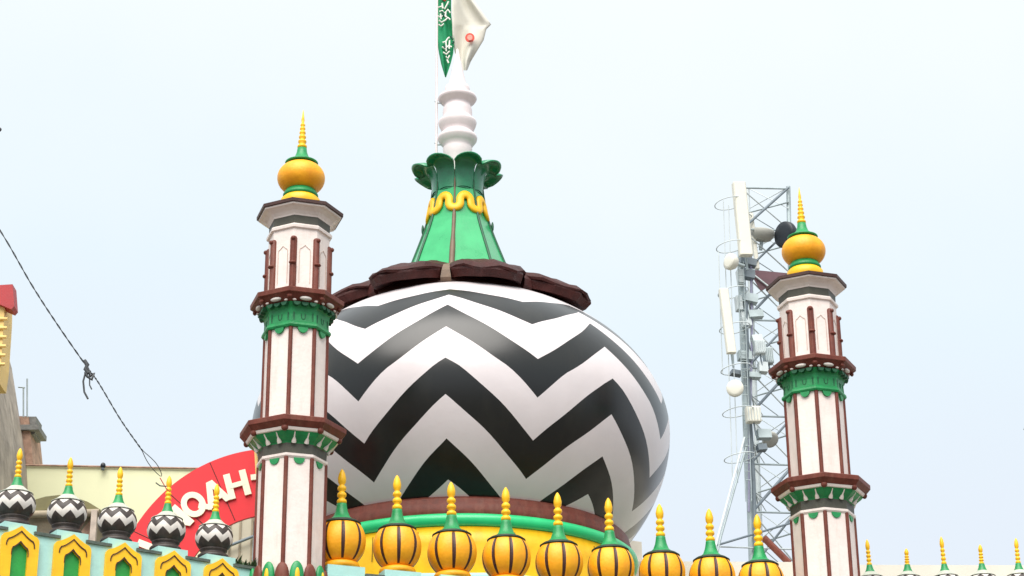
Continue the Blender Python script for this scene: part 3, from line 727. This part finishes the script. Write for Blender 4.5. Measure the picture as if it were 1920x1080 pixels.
# kiosk with curved canopy
KY = 31.0; k1 = empty('canopy_kiosk', (-6.2, KY, 0)); tag(k1, 'tan shelter with a curved olive canopy between the first two chevron domes', 'shelter')
mb = MB(); blk(mb, (50, 962), (184, 962), KY + .5, 2.4, 0, SHOPT); rel(mb, 'wall', k1)
mb = MB(); arc = [(40, 950), (61, 938), (85, 931), (112, 928), (140, 932), (165, 941), (188, 955)]; th = [14, 20, 25, 27, 26, 22, 17]
vs = []
for (x, y), t in zip(arc, th):
    a, b = at(x, y, KY + .3), at(x, y + t, KY + .3); vs += [a, b, a + Vector((0, 1.8, .1)), b + Vector((0, 1.8, -.0))]
fs = []
for i in range(len(arc) - 1):
    q = 4 * i; fs += [(q + 1, q + 5, q + 4, q), (q, q + 4, q + 6, q + 2), (q + 1, q + 3, q + 7, q + 5), (q + 2, q + 6, q + 7, q + 3)]
fs += [(0, 2, 3, 1), (24, 25, 27, 26)]
mb.add(vs, fs, OLIVE); rel(mb, 'canopy', k1)
mb = MB(); a, b = at(48, 965, KY + .25), at(186, 961, KY + .25); mb.tube([a, b], .06, SHOPT, 6); rel(mb, 'beam', k1)
mb = MB(); a = at(178, 958, KY + .2); mb.box((a.x, KY + .2, a.z / 2), (.09, .1, a.z), mat('pillar_plaster', (.5, .42, .35), .8, .2, 8, .3)); rel(mb, 'pillar', k1)
mb = MB(); a = at(158, 992, KY + .45); mb.prism([(-.14, -.2), (.12, -.2), (.12, .2)], a, (1, 0, 0), (0, 0, 1), (0, -1, 0), .03, BRICKY); rel(mb, 'vent_panel', k1)
# beige panel hall below the sign
b1 = empty('panel_hall', (-4.2, 33, 0)); tag(b1, 'beige panelled hall wall under the red sign, left of the minaret', 'building')
mb = MB(); blk(mb, (395, 962), (620, 950), 33, 1.5, 0, BEIGE); rel(mb, 'wall', b1)
for px in (410, 433, 452, 474): mb = MB(); a = at(px, 955, 32.985); mb.box((a.x, 32.985, a.z / 2 - .05), (.03, .02, a.z), SHOPT); rel(mb, 'panel_joint', b1)
mb = MB(); a, b = at(405, 1033, 32.9), at(520, 988, 32.9); mb.tube([a, b], .025, STEELD, 6); rel(mb, 'rail', b1)
# tall weathered house at the far left
h2 = empty('weathered_house', (-8.5, 34, 0)); tag(h2, 'tall weathered house edge with yellow pilaster and red cap at far left', 'building')
HY = 34
mb = MB(); a = [at(x_, y_, HY + 3) for x_, y_ in ((-260, 640), (8, 640), (22, 690), (30, 740), (42, 820), (50, 880), (56, 1000))]
pl = [(p.x, p.z) for p in a]; pl += [(pl[-1][0], 0), (pl[0][0], 0)]
mb.prism(pl, (0, HY, 0), (1, 0, 0), (0, 0, 1), (0, 1, 0), 3, STAINW); rel(mb, 'wall', h2)
mb = MB(); a, b, c, d = at(8, 585, HY - .1), at(20, 585, HY - .1), at(14, 720, HY - .1), at(20, 585, HY - .1)
x0 = at(-120, 585, HY).x; z1 = a.z; z0 = at(0, 725, HY).z
mb.prism([(x0, z0), (at(3, 725, HY).x, z0), (at(8, 690, HY).x, at(0, 690, HY).z), (at(14, 600, HY).x, at(0, 600, HY).z), (at(15, 560, HY).x, at(0, 560, HY).z), (x0, at(0, 560, HY).z)], (0, HY - .25, 0), (1, 0, 0), (0, 0, 1), (0, 1, 0), .6, PILY)
pil = rel(mb, 'pilaster', h2)
for i in range(6):
    mb = MB(); y = 598 + i * 17; p0, p1 = at(-60, y, HY - .27), at(14 - i * .9, y, HY - .27); mb.tube([p0, p1], .028, PILY, 6); rel(mb, 'groove', h2)
mb = MB(); q0, q1, q2, q3 = at(-60, 540, HY - .35), at(26, 537, HY - .25), at(29, 578, HY - .25), at(16, 584, HY - .25)
mb.prism([(q0.x, at(0, 562, HY).z), (at(18, 0, HY).x + .0, at(0, 566, HY).z), (at(21, 584, HY - .35).x, q3.z), (q2.x, q2.z), (q1.x, q1.z), (q0.x, q0.z + .02)], (0, HY - .35, 0), (1, 0, 0), (0, 0, 1), (0, 1, 0), .3, CAPR); rel(mb, 'cap', h2)
mb = MB(); W_ = [at(x_, y_, HY + 4) for x_, y_ in ((20, 812), (74, 812), (81, 880), (86, 940))]
mb.prism([(p.x, p.z) for p in W_] + [(W_[0].x, W_[3].z)], (0, HY + 3.02, 0), (1, 0, 0), (0, 0, 1), (0, 1, 0), .98, BRICKY)
rel(mb, 'brick_wing', h2)
mb = MB(); blk(mb, (30, 781), (68, 781), HY + 3.1, .5, at(0, 815, HY + 3.1).z, CONC); blk(mb, (30, 796), (73, 796), HY + 2.95, .7, at(0, 806, HY + 2.95).z, CONC); rel(mb, 'balcony', h2)
an = empty('roof_aerial', tuple(at(50, 780, HY + 1))); tag(an, 'thin steel aerial rods on the concrete balcony block at far left', 'aerial')
for x, y in ((44, 728), (51, 710)):
    mb = MB(); mb.tube([at(x, 782, HY + 1), at(x, y, HY + 1)], .014, STEEL, 6); rel(mb, 'rod', an)
mb = MB(); mb.tube([at(34, 726, HY + 1), at(47, 727, HY + 1)], .012, STEEL, 6); rel(mb, 'crossbar', an)
# pale buildings to the right of the dome
pb = empty('pale_roof_wall', (3, 37, 0)); tag(pb, 'low pale pinkish parapet behind the orange bulb domes at right', 'wall')
mb = MB(); blk(mb, (1180, 1052), (1530, 1054), 37, 3, 0, PALEW); rel(mb, 'wall', pb)
mb = MB(); blk(mb, (1174, 1012), (1203, 1016), 37.2, 1, 0, PALEW); rel(mb, 'pillar', pb)
pc = empty('far_white_wall', (9, 36, 0)); tag(pc, 'long pale wall behind the distant bulb domes at right', 'wall')
mb = MB(); blk(mb, (1600, 1059), (2050, 1060), 35.5, 3, 0, PALEW); rel(mb, 'wall', pc)

# ------------------------------------------------------------------ lattice mast with antennas
TY = 46
tw = empty('lattice_mast', tuple(at(1440, 1300, TY))); tw.location.z = 0; tag(tw, 'galvanised steel lattice telecom mast behind the right minaret', 'mast')
def T(px, py, dy=0): return at(px, py, TY + dy)
def tub(name, pts, r, m, parent=tw, n=6):
    mb = MB(); mb.tube(pts, r, m, n); return rel(mb, name, parent)
def legx(side, y):   # pixel x of a leg at height y
    return {0: 1390 + (y - 480) * .036, 1: 1478 + (y - 352) * .022, 2: 1428 + (y - 352) * .028}[side]
base_y = 1800
tub('leg', [T(legx(0, 470), 470), T(legx(0, base_y), base_y)], .085, STEEL, n=10)
tub('leg', [T(legx(1, 350), 350, 1.2), T(legx(1, base_y), base_y, 1.2)], .055, STEEL, n=10)
tub('leg', [T(legx(0, 380) + 14, 355, 2), T(legx(0, base_y) + 18, base_y, 2)], .065, STEELL, n=10)
lv = [352, 430, 512, 600, 690, 780, 870, 960, 1060, 1170, 1290]
for i in range(len(lv) - 1):
    a, b = lv[i], lv[i + 1]
    tub('brace', [T(legx(0, b) + 3, b, .3), T(legx(1, a), a, 1.1)], .036 if i % 2 == 0 else .028, STEELD)
    tub('brace', [T(legx(0, a) + 3, a, .3), T(legx(1, b), b, 1.1)], .018, STEELL)
    tub('brace', [T(legx(0, a) + 3, a, .2), T(legx(1, a), a + 2, 1.1)], .024, STEEL)
    tub('brace', [T(legx(0, (a + b) / 2) + 16, (a + b) / 2 + 8, 1.9), T(legx(1, (a + b) / 2), (a + b) / 2 - 12, 1.1)], .020, STEEL)
    tub('brace', [T(legx(0, a), a, 0), T(legx(0, b) + 17, b, 2)], .018, STEEL)
for i in range(len(lv) - 1):
    a, b = lv[i], lv[i + 1]; mid = (a + b) / 2
    for x0, y0, x1, y1, d0, d1, mm in ((legx(0, a) + 16, a, legx(1, mid), mid, 2, 1.1, STEELL), (legx(0, mid), mid, legx(1, b) - 28, b, 0, 1.6, STEEL), (legx(0, mid) + 4, mid, legx(0, b) + 30, b, 0, 1.8, STEELL), (legx(1, a) - 2, a, legx(0, mid) + 18, mid, 1.2, 2, STEELL)):
        tub('brace', [T(x0, y0, d0), T(x1, y1, d1)], .012, mm)
# feet that splay to the left
tub('strut', [T(1396, 820, -.4), T(1346, 1008, -1.5), T(1320, 1110, -2)], .028, STEELL)
tub('strut', [T(1400, 835, -.3), T(1352, 1005, -1.3), T(1330, 1100, -1.8)], .028, STEEL)
tub('strut', [T(1345, 1022, -1.2), T(1485, 980, 1)], .028, STEELD)
tub('strut', [T(1350, 1025, -1.0), T(1490, 1030, 1)], .020, STEELL)
# caged ladder
cage = empty('x', (0, 0, 0)); bpy.data.objects.remove(cage)
mb = MB()
for x, y0, y1 in ((1356, 376, 900), (1366, 385, 905), (1347, 470, 700)):
    mb.tube([T(x, y0, -.6), T(x + (y1 - y0) * .033, y1, -.6)], .012, STEELL, 5)
for i in range(26): y = 500 + i * 16; mb.tube([T(1383 + (y - 500) * .034, y, -.35), T(1394 + (y - 500) * .034, y, -.35)], .010, STEEL, 5)
for dx in (0, 11): mb.tube([T(1383 + dx, 490, -.35), T(1383 + dx + 450 * .034, 940, -.35)], .014, STEEL, 5)
lad = rel(mb, 'ladder_cage', tw)
for y in (381, 462, 548, 615, 692, 772, 858):
    c = T(1368 + (y - 381) * .04, y, -.5); mb = MB()
    mb.tube([c + Vector((.36 * math.cos(q), .36 * math.sin(q), .06 * math.cos(q))) for q in [2 * math.pi * k / 24 for k in range(25)]], .012, STEELL, 5); rel(mb, 'hoop', lad)
tub('cable_bundle', [T(1399, 560, -.25), T(1402, 700, -.25), T(1413, 900, -.2), T(1418, 1080, -.2)], .045, STEELD)
tub('cable_bundle', [T(1408, 480, -.2), T(1410, 640, -.15), T(1406, 780, -.2), T(1404, 960, -.2)], .030, mat('cable_lilac', (.30, .30, .42), .6))
def plate(px, py, w_, h, dy, m, d=.08, name='bracket', rot=0):
    w_ *= .72; h *= .72
    mb = MB(); c = T(px, py, dy); mb.box((0, 0, 0), (w_, d, h), m); o = mb.build(name, tw); o.parent = tw
    o.location = c - tw.location; o.rotation_euler = (R(-6), R(rot), R(12)); return o
for x, y, w_, h, mm in ((1402, 492, .55, .25, STEELD), (1404, 515, .35, .32, STEELD), (1406, 560, .5, .3, STEEL), (1398, 600, .3, .5, STEELL), (1416, 590, .5, .25, STEEL), (1420, 640, .35, .4, STEELL),
                    (1396, 668, .45, .3, STEEL), (1388, 520, .2, .5, STEELL), (1385, 570, .2, .5, STEELL), (1414, 705, .4, .18, STEEL), (1430, 690, .3, .35, STEELL), (1432, 815, .45, .3, STEEL), (1380, 700, .35, .15, STEELD), (1428, 840, .3, .2, STEELD)):
    plate(x, y, w_, h, -.2, mm, .18, rot=random.uniform(-12, 12))
def thing_at(name, px, py, dy, label, cat, group=None):
    p = T(px, py, dy); e = empty(name, tuple(p)); tag(e, label, cat, group); return e
def panel_antenna(px, py, w_, h, d, dy, label, rot):
    e = thing_at('panel_antenna', px, py, dy, label, 'antenna', 'panel antennas on the lattice mast'); e.rotation_euler = (0, R(rot), R(10))
    mb = MB(); pts = [(w_ / 2 * c_, d / 2 * s_) for c_, s_ in ((-1, -.6), (-.8, -1), (.8, -1), (1, -.6), (1, 1), (-1, 1))]
    mb.prism(pts, (0, 0, -h / 2), (1, 0, 0), (0, 1, 0), (0, 0, 1), h, ANTW); mb.build('casing', e, bevel=.015)
    mb = MB(); mb.box((.02, d / 2 + .08, h * .3), (.12, .16, .08), STEEL); mb.build('bracket', e)
    mb = MB(); mb.box((.02, d / 2 + .08, -h * .38), (.12, .16, .08), STEEL); mb.build('bracket', e)
    mb = MB(); mb.tube([(.08, d / 2 + .17, -h / 2 - .25), (.08, d / 2 + .17, h / 2 - .2)], .03, STEEL, 8); mb.build('mount_pole', e)
panel_antenna(1392, 411, .32, 1.92, .2, -.7, 'long cream panel antenna standing at the top of the mast', -2.3)
panel_antenna(1364, 602, .22, 1.62, .15, -.9, 'slim white panel antenna hanging low on the left of the mast', -4)
panel_antenna(1414, 452, .10, 1.5, .1, .6, 'narrow pale antenna tube just behind the long cream panel', -3)
def drum(px, py, r, d, dy, m, label, face, name='dish_antenna', cone=.5):
    e = thing_at(name, px, py, dy, label, 'dish antenna', None)
    q = Vector(face).normalized().to_track_quat('Z', 'Y'); e.rotation_mode = 'QUATERNION'; e.rotation_quaternion = q
    mb = MB(); mb.lathe([(r * .3, -d), (r * .75, -d * .8), (r * cone + r * (1 - cone), -d * .35), (r, 0), (r * .97, .02), (r * .6, .035), (.01, .04)], m, 28); mb.build('reflector', e)
    mb = MB(); mb.tube([(0, 0, -d), (0, 0, -d - .22)], .045, STEEL, 8); mb.build('mount', e)
    return e
drum(1367, 490, .20, .22, -.9, ANTW, 'small white drum dish low left of the long cream panel', (-.8, -.5, .05))
drum(1378, 728, .20, .10, -1, ANTW, 'round white dish facing out, halfway down the mast', (-.25, -.95, -.1))
drum(1430, 434, .30, .26, .6, mat('dish_grey', (.42, .42, .38), .6, .1, 4, 0), 'shallow grey dish beside the long cream panel', (.15, -.15, 1))
drum(1470, 440, .33, .30, .2, BLACKP, 'black shrouded dish just left of the right minaret orb', (-.75, -.55, -.1))
drum(1350 + 95, 825, .2, .15, .4, mat('dish_grey', (.42, .42, .38)), 'small grey dish on the lower part of the mast', (.3, -.6, -.6))
def radio_box(px, py, w_, h, dy, m, label):
    e = thing_at('radio_unit', px, py, dy, label, 'radio unit', 'radio boxes on the mast'); e.rotation_euler = (0, R(-2), R(8))
    mb = MB(); mb.box((0, 0, 0), (w_, .22, h), m); mb.build('casing', e, bevel=.02)
    mb = MB()
    for i in range(5): mb.box((-w_ / 2 + w_ * (i + .5) / 5, -.125, 0), (.012, .03, h * .8), STEELL)
    mb.build('fin', e); mb = MB(); mb.tube([(0, 0, -h / 2), (.03, .02, -h / 2 - .3)], .02, STEELD, 6); mb.build('cable', e)
radio_box(1412, 778, .34, .38, -.5, ANTW, 'pale square radio box below the round white dish')
radio_box(1424, 652, .26, .34, -.3, STEELL, 'grey radio box in the cluttered middle of the mast')
radio_box(1440, 668, .22, .4, .2, STEEL, 'darker radio box beside the right minaret upper shaft')
ps = empty('sheet_pennant', tuple(T(1405, 506, .5))); tag(ps, 'dull plum triangular sheet stretched from the mast to the minaret roof', 'sheet')
mb = MB(); tri = [T(1403, 505, .4), T(1476, 512, .4), T(1452, 532, .4), T(1426, 545, .4)]
mb.add(tri + [p + Vector((0, .02, 0)) for p in tri], [(3, 2, 1, 0), (4, 5, 6, 7), (0, 1, 5, 4), (1, 2, 6, 5), (2, 3, 7, 6), (3, 0, 4, 7)], PLUM); rel(mb, 'sheet', ps)
mb = MB(); mb.tube([T(1403, 507, .36), T(1470, 560, .36)], .022, STEELL, 6); rel(mb, 'stay', ps)
bm_ = empty('roof_beam', tuple(T(1437, 1018, -6))); tag(bm_, 'short maroon beam slanting down behind the last orange bulb dome', 'beam')
mb = MB(); mb.tube([at(1432, 1008, 39), at(1480, 1056, 39)], .07, BROWN, 4); rel(mb, 'beam', bm_)

# ------------------------------------------------------------------ twisted cable
wp = [(-90, 300, 25), (0, 432, 25.2), (60, 535, 25.5), (110, 612, 25.7), (163, 688, 26), (185, 718, 26.1), (225, 785, 26.4), (262, 838, 26.7), (285, 868, 26.9), (302, 893, 27.15)]
cab = empty('overhead_cable', tuple(at(163, 688, 26))); tag(cab, 'thin twisted black cable with a knot, slanting across the left sky', 'cable')
def path(n=150):
    out = []
    for i in range(n + 1):
        t = i / n * (len(wp) - 1); k = min(int(t), len(wp) - 2); u = t - k
        p = [wp[max(k - 1, 0)], wp[k], wp[k + 1], wp[min(k + 2, len(wp) - 1)]]
        q = [.5 * (2 * p[1][j] + (p[2][j] - p[0][j]) * u + (2 * p[0][j] - 5 * p[1][j] + 4 * p[2][j] - p[3][j]) * u * u + (3 * p[1][j] - p[0][j] - 3 * p[2][j] + p[3][j]) * u ** 3) for j in range(3)]
        out.append(at(*q))
    return out
PT = path(260)
for s_ in (0, math.pi):
    mb = MB(); pts = []
    for i, p in enumerate(PT):
        sprd = .0065; t = i / 260
        if t > .80: sprd = .0065 + .045 * math.sin((t - .80) / .20 * math.pi)
        q = i * .55 * (1 if t < .80 else 0) + s_ + (.80 * 260 * .55 if t >= .8 else 0) * 0
        if t >= .8: q = s_
        pts.append(p + Vector((math.cos(q), .2 * math.sin(q), math.sin(q) * .8)) * sprd)
    mb.tube(pts, .0055, WIREM, 6); rel(mb, 'strand', cab)
mb = MB(); K = lambda x, y: at(x, y, 25.95)
mb.tube([K(158, 676), K(164, 684), K(160, 692), K(166, 700)], .028, WIREM, 7)
mb.tube([K(164, 690), K(170, 706), K(176, 700), K(172, 712), K(164, 706), K(160, 698)], .020, WIREM, 7)
mb.tube([K(160, 700), K(156, 715), K(158, 735), K(165, 748)], .013, WIREM, 6)
mb.tube([K(168, 708), K(168, 722), K(172, 730)], .009, WIREM, 6); rel(mb, 'knot', cab)
# ties and stray ends where the cable meets the spindle
mb = MB(); K = lambda x, y: at(x, y, 27.0); mb.tube([K(292, 905), K(300, 911), K(312, 912)], .009, WIREM, 5); mb.tube([K(300, 896), K(311, 915), K(318, 922)], .007, mat('red_wire', (.5, .03, .03)), 5); rel(mb, 'loose_end', cab)
ins = empty('cable_clamp', tuple(at(-3, 243, 25))); tag(ins, 'tiny dark cable clamp at the upper left edge of the photo', 'clamp')
mb = MB(); mb.ell((0, 0, 0), (.045, .03, .035), WIREM, 10, 8); mb.tube([(-.6, 0, .5), (0, 0, 0)], .01, WIREM, 6); mb.build('body', ins)
hs = empty('horn_loudspeaker', tuple(at(1925, 795, 30))); tag(hs, 'grey horn just peeking in at the right edge of the photo', 'loudspeaker')
hs.rotation_euler = (0, R(-62), 0)
mb = MB(); mb.lathe([(.02, -.16), (.03, -.08), (.06, -.03), (.10, .0), (.105, .01)], STEEL, 20); mb.build('horn', hs)
mb = MB(); mb.tube([(.02, 0, -.14), (.12, 0, -.3)], .02, STEELD, 6); mb.build('mount', hs)
# scrub on the wall top beside the left minaret
pw = MB(); rnd = random.Random(3)
for i in range(130):
    base = LA + LU * (LSP * 4 + rnd.uniform(.22, .62)) + LN * rnd.uniform(-.1, .2); h = rnd.uniform(.04, .17); an_ = rnd.uniform(0, 6.28); s_ = rnd.uniform(.01, .03)
    b = Vector((base.x, base.y, LT - .10)); tip = b + Vector((math.cos(an_) * h * .6, math.sin(an_) * h * .6, h)); sd_ = Vector((-math.sin(an_), math.cos(an_), 0)) * s_
    pw.add([b - sd_ * .3, b + sd_ * .3, b.lerp(tip, .6) + sd_, tip, b.lerp(tip, .6) - sd_], [(0, 1, 2, 3, 4)], mat('weed_leaf', (.035, .08, .02), .7, .4, 30, 0))
o = pw.build('wall_weed'); tag(o, 'scrubby dark weed on the wall top beside the left minaret foot', 'plant')

mx_ = {}
for o in bpy.data.objects: mx_[o.type] = mx_.get(o.type, 0) + 1
print('objects', mx_)
